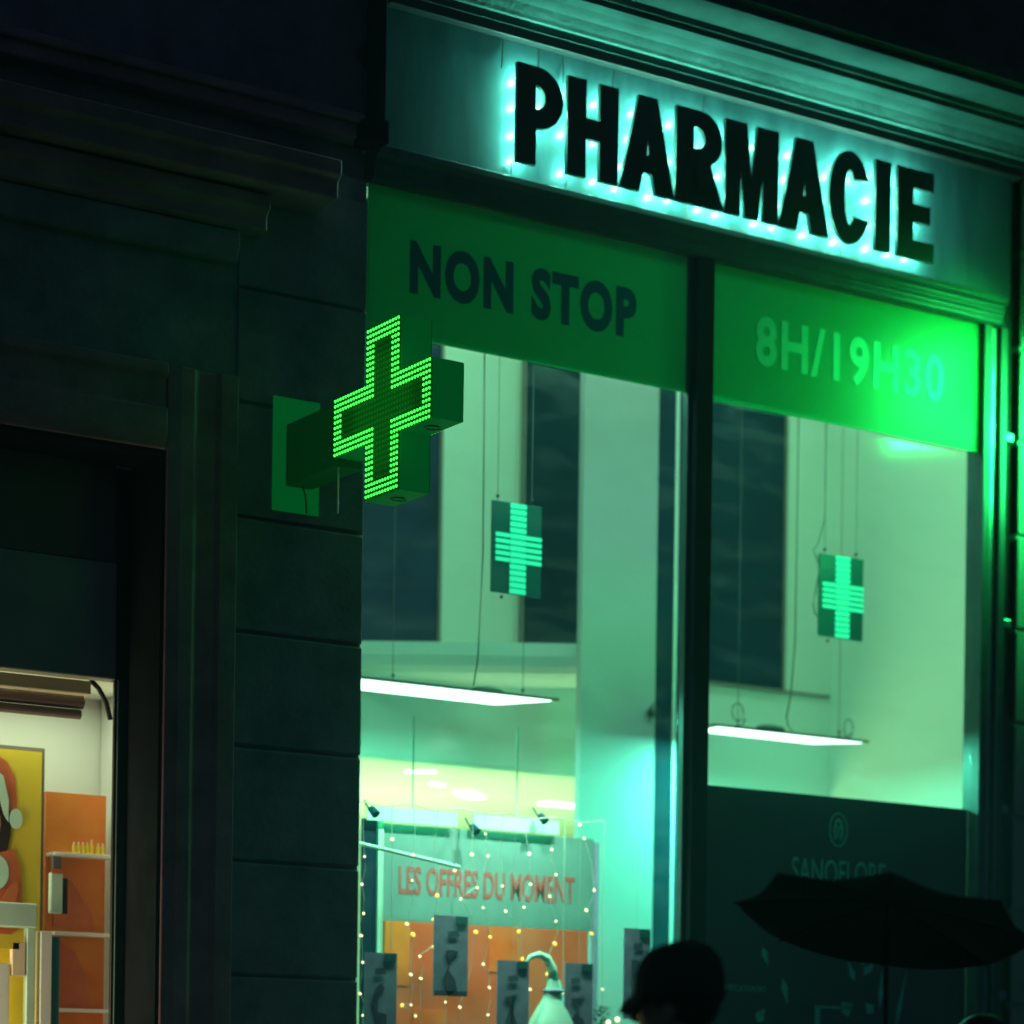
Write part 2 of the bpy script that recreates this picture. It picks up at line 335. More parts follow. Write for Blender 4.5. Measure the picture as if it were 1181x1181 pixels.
# lower dark poster behind the right pane
D = box('window_poster', 'pharm_dark', S, 1.80, 3.45, .045, .055, .46, 2.80)
link('lettering', stand(text_mesh('SANOFLORE', .575, .125, .001, -.004), 2.35, .0435, 2.375), D, 'print_teal')
def ell(cx_, cz, rx, rz, n=28): return [(cx_ + rx*math.cos(2*PI*i/n), cz + rz*math.sin(2*PI*i/n)) for i in range(n)]
link('emblem', stand(curve_mesh([ell(0, 0, .056, .082), ell(0, 0, .050, .075)], .001), 2.628, .0435, 2.645), D, 'print_teal')
link('emblem', stand(curve_mesh([[(-.022, -.045), (-.030, 0), (-.018, .045), (0, .058), (.018, .045), (.030, 0), (.022, -.045), (.012, -.045), (.018, 0), (.009, .034), (0, .042), (-.009, .034), (-.018, 0), (-.012, -.045)], [(-.004, -.035), (-.004, .02), (.004, .02), (.004, -.035)]], .001), 2.628, .0435, 2.645), D, 'print_teal')
link('lettering', stand(text_mesh('CERTIFICATION BIO', .29, .028, .0008, 0), 1.915, .0435, 1.86), D, 'print_teal')
mb = MB()
def petal(x, z, l, w, a):
    u = Vector((math.cos(a), 0, math.sin(a))); v = Vector((-math.sin(a), 0, math.cos(a))); c = Vector((x, .0425, z))
    mb.prism([c, c + u*l*.35 + v*w, c + u*l, c + u*l*.35 - v*w], (0, .001, 0))
for x, z, l, w, a in [(2.18, 2.07, .09, .02, -1.2), (2.30, 1.93, .13, .02, -1.3), (2.80, 1.96, .12, .03, 1.0), (2.83, 2.0, .09, .03, 2.2), (2.74, 1.93, .1, .02, 2.0), (2.9, 1.8, .2, .015, 1.5), (3.0, 1.7, .3, .012, 1.35), (2.66, 1.78, .08, .04, .5), (2.86, 1.78, .07, .03, 2.4), (2.15, 1.72, .08, .03, .9)]: petal(x, z, l, w, a)
mb.box(2.50, 2.72, .0425, .0435, 1.795, 1.805); mb.box(2.50, 2.53, .0425, .0435, 1.55, 1.794)
build_each(mb, 'printed_petal', 'print_teal', D)

# ------------------------------------------------------------------ PHARMACIE letters
H = .42; s_ = .094; b_ = .088
def arc(cx_, cy_, rx, ry, a0, a1, n=12): return [(cx_ + rx*math.cos(R_(a0 + (a1-a0)*i/n)), cy_ + ry*math.sin(R_(a0 + (a1-a0)*i/n))) for i in range(n+1)]
def gP(w):
    hb = .262; r = hb/2
    return [[(0,0),(0,H)] + arc(w-r, H-r, r, r, 90, -90) + [(s_, H-hb), (s_, 0)], [(s_, H-hb+.078)] + arc(w-r-.012, H-r, r-.082, r-.078, -90, 90, 8) + [(s_, H-.078)]]
def gR(w):
    hb = .245; r = hb/2
    return [[(0,0),(0,H)] + arc(w-r-.008, H-r, r, r, 90, -62) + [(w+.004, 0), (w-.102, 0), (w-.165, H-hb-.002), (s_, H-hb-.002), (s_, 0)], [(s_, H-hb+.072)] + arc(w-r-.020, H-r, r-.082, r-.074, -90, 90, 8) + [(s_, H-.074)]]
def gH(w): return [[(0,0),(0,H),(s_,H),(s_,.255),(w-s_,.255),(w-s_,H),(w,H),(w,0),(w-s_,0),(w-s_,.17),(s_,.17),(s_,0)]]
def gA(w):
    k = .335*w/H
    return [[(0,0),(.335*w,H),(.665*w,H),(w,0),(w-.100,0),(w-.100-k*.085,.085),(.100+k*.085,.085),(.100,0)], [(.102+k*.155,.160),(w/2,.325),(w-.102-k*.155,.160)]]
def gM(w): return [[(0,0),(0,H),(.118,H),(w/2,.135),(w-.118,H),(w,H),(w,0),(w-.082,0),(w-.082,.30),(w/2+.036,0),(w/2-.036,0),(.082,.30),(.082,0)]]
def gC(w):
    rx, ry = w/2, H/2+.004
    o = arc(rx, H/2, rx, ry, 32, 328, 26); i = arc(rx, H/2, rx-.092, ry-.082, 318, 42, 20)
    return [o + [(w+.004-.01, .115)] + i + [(w-.006, H-.115)]]
def gI(w): return [[(0,0),(0,H),(w,H),(w,0)]]
def gE(w): return [[(0,0),(0,H),(w,H),(w,H-.082),(s_,H-.082),(s_,.256),(w-.02,.256),(w-.02,.176),(s_,.176),(s_,.084),(w+.004,.084),(w+.004,0)]]
L9 = [('P', gP, .644, .876), ('H', gH, .903, 1.168), ('A', gA, 1.184, 1.475), ('R', gR, 1.487, 1.748), ('M', gM, 1.762, 2.063), ('A', gA, 2.072, 2.363), ('C', gC, 2.366, 2.613), ('I', gI, 2.648, 2.738), ('E', gE, 2.784, 3.006)]
P9 = thing('pharmacy_lettering', 'big dark PHARMACIE letters on the fascia with turquoise light glowing behind them', 'sign', (.64, -.05, 5.36))
ZL = 5.362
for ch, fn, x0, x1 in L9:
    loops = fn(x1 - x0)
    me = curve_mesh(loops, .010, .0015, .0012); stand(me, x0, -.132, ZL)
    o = link('letter', me, P9, 'letter'); o['label'] = 'dark capital letter ' + ch
    mb = MB(); mb2 = MB(); n = 0
    mb.b.free()
    mb2.tube([(x0 + .045, -.118, ZL + .05), (x0 + .045, -.049, ZL + .05)], .008, 6); mb2.tube([(x0 + min(.06, (x1-x0)/2), -.118, ZL + H - .06), (x0 + min(.06, (x1-x0)/2), -.049, ZL + H - .06)], .008, 6)
    build_each(mb2, 'standoff', 'black', o)
    w = x1 - x0
    SP = dict(P=[(.045,.04),(.045,.15),(.045,.27),(.045,.38),(.13,.38),(.19,.30),(.13,.20)], H=[(.045,.04),(.045,.21),(.045,.38),(w-.045,.04),(w-.045,.21),(w-.045,.38),(w/2,.21)],
      A=[(.055,.03),(.09,.14),(.125,.27),(w/2,.385),(w-.125,.27),(w-.09,.14),(w-.055,.03)], R=[(.045,.04),(.045,.21),(.045,.38),(.13,.38),(.20,.30),(.17,.16),(w-.05,.03)],
      M=[(.04,.03),(.045,.2),(.05,.38),(w/2,.07),(w-.05,.38),(w-.045,.2),(w-.04,.03)], C=[(.045,.21),(.07,.33),(.13,.385),(.20,.34),(.07,.09),(.13,.035),(.20,.08)], I=[(.045,.04),(.045,.15),(.045,.27),(.045,.38)],
      E=[(.045,.04),(.045,.15),(.045,.27),(.045,.38),(.16,.38),(.16,.215),(.16,.04)])[ch]
    for px_, pz_ in SP:
        lamp('letter_halo_lamp', 'POINT', (x0 + px_, -.088, ZL + pz_), 3.0, (.24, 1, .70), .010)
# hanging feed wires
mb = MB()
for x in (.62, .80, .93, 1.2, 1.7): mb.tube([(x, -.056, 5.9), (x + random.uniform(-.01, .01), -.058, 5.84), (x + random.uniform(-.02, .02), -.07, 5.77)], .003, 5)
for x in (.66, .95, 1.22, 1.6, 2.1, 2.5): mb.tube([(x, -.07, 5.38), (x + .01, -.058, 5.33)], .003, 5)
build_each(mb, 'feed_wire', 'black', P9)

# bracket at the fascia's left end
mb = MB(); mb.box(-.035, .022, -.11, -.02, 5.40, 5.95); mb.box(-.028, .015, -.10, -.03, 5.95, 6.6)
DB = thing('drain_pipe', 'black square drain pipe ending in a wide shoe left of the lit letters', 'pipe', (0, -.06, 5.3))
mb.build('pipe', 'matte', DB, bev=.01); box('shoe', 'matte', DB, -.085, .022, -.14, -.01, 5.30, 5.398, .01)
box('bracket', 'black', DB, -.04, .03, -.02, .05, 5.70, 5.74); 

# ------------------------------------------------------------------ main pharmacy cross sign
PX = -.382; PT = .132; pit = .02135
Y0, Y1, Y2, Y3 = -.437, -.687, -.951, -1.189; Z0, Z1, Z2, Z3 = 3.660, 3.883, 4.108, 4.327
K = thing('cross_sign', 'green LED pharmacy cross projecting from the stone pier on a box arm', 'sign', (-.33, 0, 3.99))
loop = [(Y1,Z0),(Y2,Z0),(Y2,Z1),(Y3,Z1),(Y3,Z2),(Y2,Z2),(Y2,Z3),(Y1,Z3),(Y1,Z2),(Y0,Z2),(Y0,Z1),(Y1,Z1)]
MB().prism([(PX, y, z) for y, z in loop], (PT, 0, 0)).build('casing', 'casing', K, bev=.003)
ins = .004
def shrink(d): return [(Y1-d,Z0+d),(Y2+d,Z0+d),(Y2+d,Z1+d),(Y3+d,Z1+d),(Y3+d,Z2-d),(Y2+d,Z2-d),(Y2+d,Z3-d),(Y1-d,Z3-d),(Y1-d,Z2-d),(Y0-d,Z2-d),(Y0-d,Z1+d),(Y1-d,Z1+d)]
def led_side(x, nx, r=.0062):
    MB().prism([(x, y, z) for y, z in shrink(.003)], (nx * .004, 0, 0)).build('led_board', 'face', K)
    lit, off = MB(), MB()
    def addled(m, y, z):
        c = Vector((x + nx * .004, y, z))
        rings = [[m.b.verts.new(c + Vector((nx*h*r, math.cos(2*PI*k/6)*r*q, math.sin(2*PI*k/6)*r*q))) for k in range(6)] for h, q in ((0, 1), (.6, .8))]
        t = m.b.verts.new(c + Vector((nx*r, 0, 0)))
        for k in range(6):
            m.b.faces.new((rings[0][k], rings[0][(k+1)%6], rings[1][(k+1)%6], rings[1][k])); m.b.faces.new((rings[1][k], rings[1][(k+1)%6], t))
    ny = 35; nz = 31; yc = (Y1+Y2)/2; zc = (Z1+Z2)/2
    def inside(i, j):   # columns 12 wide centre bar, rows 11 high centre bar
        return (0 <= i < 35 and 0 <= j < 31) and ((12 <= i < 24) or (10 <= j < 21))
    for i in range(35):
        for j in range(31):
            if not inside(i, j): continue
            y = yc - (i - 17.5) * pit; z = zc + (j - 15) * pit
            if y < Y3 + .006 or y > Y0 - .004 or z < Z0 + .006 or z > Z3 - .006: continue
            edge = any(not inside(i+a, j+c) for a in range(-3, 4) for c in range(-3, 4))
            addled(lit if edge else off, y, z)
    tag(lit.build('lit_leds', 'led', K), kind='stuff'); tag(off.build('unlit_leds', 'led_off', K), kind='stuff')
led_side(PX, -1); led_side(PX + PT, 1, .0035)
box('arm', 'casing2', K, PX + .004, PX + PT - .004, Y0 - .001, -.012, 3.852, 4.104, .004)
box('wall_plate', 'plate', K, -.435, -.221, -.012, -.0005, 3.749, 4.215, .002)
mb = MB(); mb.box(PX + .001, PX + .003, -.03, -.026, 3.87, 4.09); mb.build('arm_seam', 'trim', K)
mb = MB(); mb.tube([(-.32, -.05, 3.853), (-.30, -.04, 3.82), (-.285, -.02, 3.78), (-.28, -.016, 3.75)], .0035, 6); mb.build('cable', 'black', K)
mb = MB(); mb.tube([(-.355, -.42, 3.853), (-.355, -.42, 3.669)], .0032, 6); mb.build('pull_cord', 'white', K)
mb = MB()
for y, z in ((-1.07, Z1), (-.82, Z0)):
    pts = [(-.31 + .035*math.cos(t), y + .03*math.sin(t), z - .004) for t in [i*PI/5 for i in range(9)]]; mb.tube(pts, .0028, 5)
build_each(mb, 'drain_ring', 'black', K)
lamp('cross_glow_lamp', 'AREA', (PX - .03, (Y1+Y2)/2, 3.99), .5, (.05, 1, .12), .45, .45, rot=(0, R_(-90), 0)).data.use_shadow = True

# ------------------------------------------------------------------ second cross sign, on the right pier just past the frame
K2 = thing('cross_sign', 'green LED cross on the far right pier, past the right window', 'sign', (3.84, 0, 5.22))
def shift(pts, dy, dz, x): return [(x, y + dy, z + dz) for y, z in pts]
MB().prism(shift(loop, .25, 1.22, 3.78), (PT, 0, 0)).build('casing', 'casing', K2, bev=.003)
MB().prism(shift(shrink(.003), .25, 1.22, 3.776), (.003, 0, 0)).build('led_board', mat('far_cross_led', (0, .5, .02), .4, emit=(.02, 1, .10), es=3.0), K2)
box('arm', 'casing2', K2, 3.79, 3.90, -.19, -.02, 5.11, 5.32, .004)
lamp('far_cross_lamp', 'AREA', (3.755, -.57, 5.0), 25, (.02, 1, .15), .5, .5, aim=(-.62, .70, -.35), spread=R_(100))
lamp('far_cross_lamp', 'AREA', (4.35, -.6, 4.7), 34, (.02, 1, .20), .4, .4, aim=(-.25, 1, -.15), spread=R_(120))

# ------------------------------------------------------------------ hanging LED crosses in the windows
def hanging_cross(x0, x1, z0, z1, label, xs, cab):
    y = .40; w = x1 - x0; h = z1 - z0
    T = thing('hanging_led_cross', label, 'lit sign', ((x0+x1)/2, y, z0), 'small turquoise LED crosses hung in the windows')
    box('backing_panel', 'tboard', T, x0, x1, y, y + .012, z0, z1, .002)
    mb = MB(); n = 15; bx0, bx1 = x0 + w*.36, x0 + w*.68
    for i in range(n):
        z = z0 + h * (i + .5) / n
        if .30 < (i + .5)/n < .70:
            mb.box(x0 + w*.07, bx0 - .004, y - .004, y - .001, z - h*.022, z + h*.022); mb.box(bx1 + .004, x1 + w*.0, y - .004, y - .001, z - h*.022, z + h*.022)
        mb.box(bx0, bx1, y - .006, y - .001, z - h*.026, z + h*.026)
    mb.build('led_strips', 'tled', T)
    mb = MB()
    for x in xs: mb.tube([(x, y + .006, z1), (x, y + .006, 5.9)], .0016, 5)
    build_each(mb, 'suspension_wire', 'wire', T)
    mb = MB()
    for x in xs: mb.ball((x, y + .006, z1 + .022), .009, seg=8, ring=6)
    mb.ball((x0 + w*.22, y + .006, z0 - .018), .008, seg=8, ring=6)
    build_each(mb, 'wire_clip', 'black', T)
    MB().tube(cab, .0035, 6).build('cable', 'wire', T)
hanging_cross(.885, 1.150, 3.632, 4.045, 'turquoise LED cross hung in the left window', (.916, 1.10), [(.832, .4, 5.2), (.832, .4, 4.704), (.835, .4, 4.256), (.838, .4, 3.789), (.818, .4, 3.32), (.797, .4, 3.2)])
hanging_cross(2.785, 3.065, 3.636, 4.042, 'turquoise LED cross hung in the right window', (2.82, 3.02), [(2.81, .4, 5.3), (2.814, .4, 4.674), (2.814, .4, 4.375), (2.812, .4, 4.205), (2.77, .4, 4.08), (2.743, .4, 4.052), (2.757, .4, 4.03), (2.772, .4, 4.0), (2.782, .4, 3.95), (2.762, .405, 3.84), (2.752, .405, 3.78), (2.765, .405, 3.74), (2.785, .405, 3.73)])

# ------------------------------------------------------------------ hanging light panels
def light_panel(x0, x1, y0, y1, z, label, wires, extra, sk=0.):
    T = thing('ceiling_light_panel', label, 'light', ((x0+x1)/2, (y0+y1)/2, z), 'flat LED panels hung in the pharmacy windows')
    MB().prism([(x0, y0, z), (x1, y0, z), (x1 - sk, y1, z), (x0, y1, z)], (0, 0, .012)).build('panel_frame', 'wire', T)
    MB().prism([(x0 + .03, y0 + .006, z - .006), (x1 - .04, y0 + .006, z - .006), (x1 - sk - .03, y1 - .006, z - .006), (x0 + .03, y1 - .006, z - .006)], (0, 0, .005)).build('diffuser', 'lum', T)
    mb = MB()
    for x in wires: mb.tube([(x, (y0+y1)/2, z), (x, (y0+y1)/2, 6.0)], .0018, 5)
    build_each(mb, 'suspension_wire', 'wire', T)
    mb = MB()
    for x in wires: mb.box(x - .01, x + .01, (y0+y1)/2 - .01, (y0+y1)/2 + .01, z + .012, z + .035); mb.ball((x, (y0+y1)/2, z + .055), .009, seg=8, ring=6)
    build_each(mb, 'wire_clip', 'black', T, bev=.002)
    mb = MB(); c = extra; mb.ball((c, (y0+y1)/2, z + .034), .09, 1, .5, .22, 14, 8); mb.build('driver_box', 'wire', T, smooth=True)
    return T
t = light_panel(-.35, 1.54, .82, 1.09, 3.25, 'white light panel hung by the left window over the display', (.70, 1.42), 1.22, .16)
light_panel(2.44, 3.44, .78, .97, 3.205, 'white light panel hung by the right window above the dark poster', (2.66, 3.32), 2.87, .2)
lamp('panel_lamp', 'AREA', (.5, .95, 3.235), 92, (.10, 1, .62), 1.7, .2)
lamp('panel_lamp', 'AREA', (2.85, .87, 3.19), 75, (.10, 1, .62), .75, .16)
# loose cables of the right panel
mb = MB()
mb.tube([(2.64, .4, 5.3), (2.64, .4, 4.668), (2.639, .4, 4.098), (2.637, .4, 3.59), (2.631, .42, 3.336), (2.671, .5, 3.24), (2.80, .65, 3.225), (2.95, .8, 3.225)], .0035, 6)
def ring(cx_, y, cz, rx, rz, tail): return [(cx_ + rx*math.cos(t), y, cz + rz*math.sin(t)) for t in [i*2*PI/14 for i in range(-1, 13)]] + tail
mb.tube(ring(2.60, .8, 3.29, .035, .045, [(2.65, .8, 3.26), (2.66, .85, 3.218)]), .003, 5)
mb.tube(ring(3.32, .8, 3.27, .03, .05, [(3.34, .8, 3.25), (3.33, .85, 3.218)]), .003, 5)
tag(mb.build('loose_cable', 'wire'), 'loose curled grey cable running down to the right light panel', 'cable')

# unseen area lights added to fill the upper walls, display and rear ceiling
lamp('upper_wall_fill', 'AREA', (2.2, .9, 5.95), 58, (.38, 1, .60), 3.0, .6, rot=(R_(12), 0, 0))  # added to lift the walls above the light panels
lamp('display_fill', 'AREA', (1.7, .065, 4.6), 24, (.30, 1, .66), 3.2, .1, rot=(R_(28), 0, 0))  # added behind the green band to brighten the display
lamp('rear_ceiling_fill', 'AREA', (1.9, 3.4, 1.6), 90, (.62, 1, .45), 2.4, 2.0, rot=(PI, 0, 0))  # added low and facing up to brighten the rear ceiling

# ------------------------------------------------------------------ window display
DS = thing('display_stand', 'teal and orange promotional display board with red lettering in the left window', 'display', (1.0, .6, .02))
box('header_board', 'panel_teal', DS, .452, 1.600, .60, .625, 2.143, 2.575)
o = box('orange_board', 'orange', DS, .470, 1.575, .60, .625, .5, 2.140)
box('frame_post', 'mint', DS, .425, .451, .585, .63, .02, 2.59)
box('frame_post', 'card', DS, 1.602, 1.626, .59, .63, .02, 2.56)
box('side_panel', 'opening', DS, .355, .424, .60, .62, .5, 2.59)
box('base', 'white', DS, .35, 1.63, .5, .8, .013, .5, .01)
link('lettering', stand(text_mesh('LES OFFRES DU MOMENT', .955, .128, .0012, .018), .54, .5985, 2.262), DS, 'redtext')
for x0, x1, z0, z1 in ((.47, .60, 1.85, 2.139), (1.02, 1.20, 1.93, 2.139), (.62, .80, 1.5, 1.75)):
    box('printed_patch', 'orange2', DS, x0, x1, .596, .599, z0, z1)
def strip(x0, x1, label):
    T = thing('hanging_strip', label, 'banner', ((x0+x1)/2, .55, 2.56), 'mint paper strips above the display')
    box('strip', 'mint', T, x0, x1, .55, .556, 2.578, 2.64)
    mb = MB(); mb.box((x0+x1)/2 - .004, (x0+x1)/2 + .004, .553, .555, 2.64, 3.06); mb.build('cord', 'wire_pale', T)
strip(.345, .815, 'mint paper strip hanging above the display, next to the stone pier')
strip(.900, 1.370, 'mint paper strip hanging above the display, next to the pale column')
for i, (x, z) in enumerate(((.335, 2.615), (.862, 2.572), (1.23, 2.645))):
    T = thing('spotlight', ['small dark clip spotlight at the pier end of the mint strips', 'small dark clip spotlight between the two mint strips', 'small dark clip spotlight over the strip by the column'][i], 'spotlight', (x, .5, z), 'clip spotlights over the display')
    sp = lamp('display_fill_spot', 'SPOT', (x + .08, .07, 3.02), 46, (.85, 1, .75), .03, rot=(R_(24), 0, 0)); sp.data.spot_size = R_(100); sp.data.spot_blend = .8  # fill spot added apart from the clip head, brightens display and cards
    MB().tube([(x, .50, z + .01), (x + .01, .47, z - .02)], .016, 8, .021).build('lamp_head', 'opening', T); MB().tube([(x, .51, z), (x, .56, z + .05)], .005, 5).build('bracket', 'black', T)
T = tag(MB().tube([(.10, .35, 2.462), (.706, .35, 2.376)], .009, 8).build('light_bar', 'mint'), 'pale rod made for a slanting bar of light across the teal board', 'rod')  # rod shape stands in for a slanting bar of light
tag(box('window_post', 'mint', None, .120, .185, .33, .38, .02, 3.05), 'narrow mint post against the stone pier in the left window', 'post')
# cards
CARDS = [(.146, .305, 1.55, 1.97, 'blue-grey card with dark print, nearest the stone pier'), (.489, .664, 1.795, 2.146, 'blue-grey card hanging highest in the left window'), (.819, .986, 1.50, 1.962, 'blue-grey card left of the mint gnome hat'), (1.179, 1.331, 1.50, 1.964, 'blue-grey card right of the mint gnome hat'), (1.501, 1.650, 1.72, 2.135, 'blue-grey card in front of the column beside the capped person')]
for x0, x1, z0, z1, lab in CARDS:
    T = thing('price_card', lab, 'card', ((x0+x1)/2, .2, z0), 'blue-grey cards hung in the left window')
    box('card', 'card', T, x0, x1, .20, .206, z0, z1)
    box('tab', 'card_tab', T, x1 - .065, x1 - .008, .195, .1985, z1 - .034, z1 - .002)
    w = x1 - x0; h = .33; zb = z1 - .36
    mb = MB(); pts = [(.30, .12), (.26, .38), (.34, .56), (.28, .70), (.42, .74), (.62, .70), (.50, .60), (.52, .42), (.70, .36), (.74, .16), (.5, .10)]
    rr = random.Random(int(x0*997)); pts = [(min(.95, max(.05, a + rr.uniform(-.12, .12))), b + rr.uniform(-.05, .05)) for a, b in pts]
    mb.prism([(x0 + w*a, .1965, zb + h*(b-.08)) for a, b in pts], (0, .002, 0)); q = rr.uniform(.1, .5); mb.prism([(x0 + w*q, .1960, zb + h*.80), (x0 + w*(q+.35), .1960, zb + h*.82), (x0 + w*(q+.3), .1960, zb + h*.90), (x0 + w*q, .1960, zb + h*.88)], (0, .0004, 0)); mb.box(x0 + w*.02, x1 - w*.02, .1965, .1985, max(z0 + .002, zb), max(z0 + .002, zb) + .02)
    mb.build('print', 'card_dark', T)
    mb = MB(); mb.tube([((x0+x1)/2, .203, z1), ((x0+x1)/2, .203, 2.55)], .001, 4); mb.build('thread', 'wire_pale', T)

mb = MB()
for k in range(15):
    a = 2*PI*k/15 + random.uniform(-.1, .1); L_ = random.uniform(.035, .06); mb.tube([(2.343, 1.185, 3.309), (2.343 + L_*math.cos(a)*.8, 1.17, 3.309 + L_*math.sin(a))], .005, 5, .001)
mb.ball((2.343, 1.185, 3.309), .02, seg=8, ring=6)
tag(mb.build('star_ornament', 'black'), 'small black spiky star ornament on the right edge of the pale column', 'ornament')
# gnome with a curled hat
G = thing('christmas_gnome', 'mint gnome figure with a tall hat curling over, between two hanging cards', 'ornament', (1.13, .25, .51))
MB().tube([(1.00, .25, 1.955), (1.025, .25, 1.985), (1.072, .25, 1.998), (1.115, .25, 1.98), (1.142, .25, 1.935), (1.15, .25, 1.885)], .008, 10, .026).build('hat_tip', 'mint', G, smooth=True)
rings = [(1.15, 1.89, .028), (1.152, 1.86, .036), (1.150, 1.835, .040), (1.149, 1.80, .052), (1.146, 1.76, .074), (1.144, 1.71, .10), (1.142, 1.65, .125), (1.142, 1.58, .14)]
mb = MB(); prev = None
for x, z, r in rings:
    cur = [mb.b.verts.new((x + math.cos(2*PI*k/16)*r*(1 + .05*math.sin(3*k)), .25 + math.sin(2*PI*k/16)*r*.8, z)) for k in range(16)]
    if prev:
        for k in range(16): mb.b.faces.new((prev[k], prev[(k+1)%16], cur[(k+1)%16], cur[k]))
    prev = cur
mb.b.faces.new(prev); mb.build('hat', 'mint', G, smooth=True)
MB().tube([(1.15 + .046*math.cos(t), .25 + .04*math.sin(t), 1.836) for t in [i*PI/8 for i in range(17)]], .008, 6).build('hat_band', 'card', G, smooth=True)
MB().ball((1.142, .25, 1.30), .17, 1, .8, 1.6, 16, 10).build('beard', 'pale', G, smooth=True); MB().ball((1.142, .12, 1.52), .03, seg=12, ring=8).build('nose', 'skin', G, smooth=True)
MB().ball((1.142, .25, .85), .2, 1, .8, 1.75, 16, 10).build('body', 'panel_teal', G, smooth=True)
tag(box('gnome_pedestal', 'white', None, .95, 1.33, .12, .42, .013, .51, .01), 'white plinth under the mint gnome', 'plinth')

# fairy lights
BU = [(.329,2.472),(.192,2.388),(.435,2.41),(.432,2.298),(.561,2.239),(.649,2.354),(.683,2.23),(.738,2.43),(.822,2.428),(.807,2.526),(.768,2.284),(.8,2.197),(.9,2.299),(.92,2.187),(1.017,2.21),(1.041,2.451),(1.051,2.315),(1.163,2.478),(1.188,2.366),(1.155,2.266),(1.191,2.155),(1.186,2.053),(1.34,2.54),(1.313,2.6),(1.399,2.306),(1.357,2.213),(1.388,2.107),(1.453,1.855),(.543,2.133),(.409,2.107),(.44,2.062),(.545,2.013),(.477,1.968),(.432,1.887),(.483,1.871),(.764,2.087),(.839,2.068),(.991,2.099),(.805,1.946),(.839,1.843),(1.012,1.977),(1.146,1.914),(1.056,1.842),(.611,1.771),(.686,1.751),(.39,1.751),(.435,1.754),(.459,1.706),(.834,1.721),(.191,2.142),(.18,2.046),(.179,1.795),(.194,1.702),(1.235,1.832),(.181,2.268),(.19,1.931)]
amber = {28, 31, 30, 35, 36, 37, 40, 41, 45, 21, 26, 4}
FL = thing('fairy_lights', 'curtain of warm fairy lights hanging in front of the display board', 'string lights', (.75, .3, 2.65))
bins = {}
for i, (x, z) in enumerate(BU): bins.setdefault(round(x / .105), []).append((z, x, i))
mb = MB(); mb.tube([(.15, .30, 2.63)] + [(.15 + .13*k, .30, 2.63 - .02*(k % 2)) for k in range(1, 11)], .0022, 5)
for k, L in bins.items():
    L.sort(reverse=True); xt = L[0][1]; pts = [(xt, .3, 2.62)]
    for z, x, i in L:
        q = pts[-1]; pts.append(((q[0] + x)/2 + random.uniform(-.02, .02), .3, (q[2] + z)/2)); pts.append((x, .3, z + .008))
    pts.append((L[-1][1] + .01, .3, 1.4)); mb.tube(pts, .0018, 5)
mb.build('wire', 'wire_pale', FL)
bm_ = {}
for i, (x, z) in enumerate(BU):
    me = bpy.data.meshes.new('bulb'); bb = bmesh.new(); r = .0058 if i not in amber else .0075
    bmesh.ops.create_uvsphere(bb, u_segments=8, v_segments=6, radius=1, matrix=Matrix.Translation((x, .298, z)) @ Matrix.Rotation(random.uniform(-.6, .6), 4, 'Y') @ Matrix.Diagonal((r*random.uniform(.8, 1.7), r, r*random.uniform(.8, 1.2), 1)))
    bb.to_mesh(me); bb.free(); link('bulb', me, FL, 'bulb2' if i in amber else 'bulb', smooth=True)

# small fir at the foot of the column
TR = thing('small_fir_tree', 'small dark fir top with lights at the foot of the pale column', 'christmas tree', (1.46, .28, .5))
mb = MB()
for i in range(1500):
    h = random.random(); z = .75 + 1.03*h; r = (1 - h)**.8 * .33 + .02; a = random.uniform(0, 2*PI); q = r*random.uniform(.45, 1); c = Vector((1.47 + q*math.cos(a), .33 + q*math.sin(a)*.7, z - q*.25))
    d = Vector((math.cos(a), math.sin(a), random.uniform(-.2, .5))).normalized() * .05; w = Vector((-math.sin(a), math.cos(a), 0)) * .006
    v = [mb.b.verts.new(c - w), mb.b.verts.new(c + w), mb.b.verts.new(c + d)]; mb.b.faces.new(v)
mb.build('crown', 'leaf', TR); MB().tube([(1.47, .33, .5), (1.47, .33, 1.72)], .02, 8, .005).build('trunk', 'trim', TR)
tag(box('tree_plinth', 'white', None, 1.34, 1.60, .16, .46, .013, .5, .01), 'white plinth under the small fir tree', 'plinth')
for x, z in ((1.42, 1.70), (1.47, 1.715), (1.52, 1.67)): MB().ball((x, .2, z), .012, seg=8, ring=6).build('bulb', 'bulb', TR)

# ------------------------------------------------------------------ left shop
Q = thing('left_shop_interior', 'lit shop interior seen under the roller case left of the stone pier', 'shop interior')
box('back_wall', 'wall_in2', Q, -6, -.6, 1.0, 1.1, 0, 3.1); box('side_wall', 'wall_in2', Q, -.74, -.62, .36, .99, 0, 3.1)
box('ceiling', 'wall_in', Q, -6, -.75, .5, .99, 3.06, 3.1)
SH = thing('roller_shutter_case', 'dark roller shutter case with a beige rail over the left shop opening', 'shutter case', (-2, .3, 3.0))
box('case', 'shut_b', SH, -6, -.99, .30, .36, 3.515, 3.92); box('case', 'shut', SH, -6, -.985, .285, .36, 3.035, 3.51, .006)
box('side_channel', 'black', SH, -.984, -.918, .30, .318, 0, 3.9, .003)
box('side_channel', 'frame', SH, -.975, -.935, .285, .298, 0, 3.04, .004)
box('beige_rail', 'beige', SH, -6, -1.055, .37, .42, 2.978, 3.034, .006)
MB().tube([(-6, .45, 2.955), (-1.06, .45, 2.955)], .028, 12).build('roller', 'shut_b', SH); MB().tube([(-6, .45, 2.905), (-1.07, .45, 2.905)], .02, 12).build('roller', 'trim', SH)
MB().tube([(-1.055, .38, 3.04), (-1.02, .38, 3.01), (-.985, .38, 2.955), (-.965, .38, 2.885)], .011, 8).build('curved_bracket', 'black', SH)
lamp('shop_lamp', 'AREA', (-1.6, .66, 3.03), 10, (.80, 1, .60), 1.6, .2)
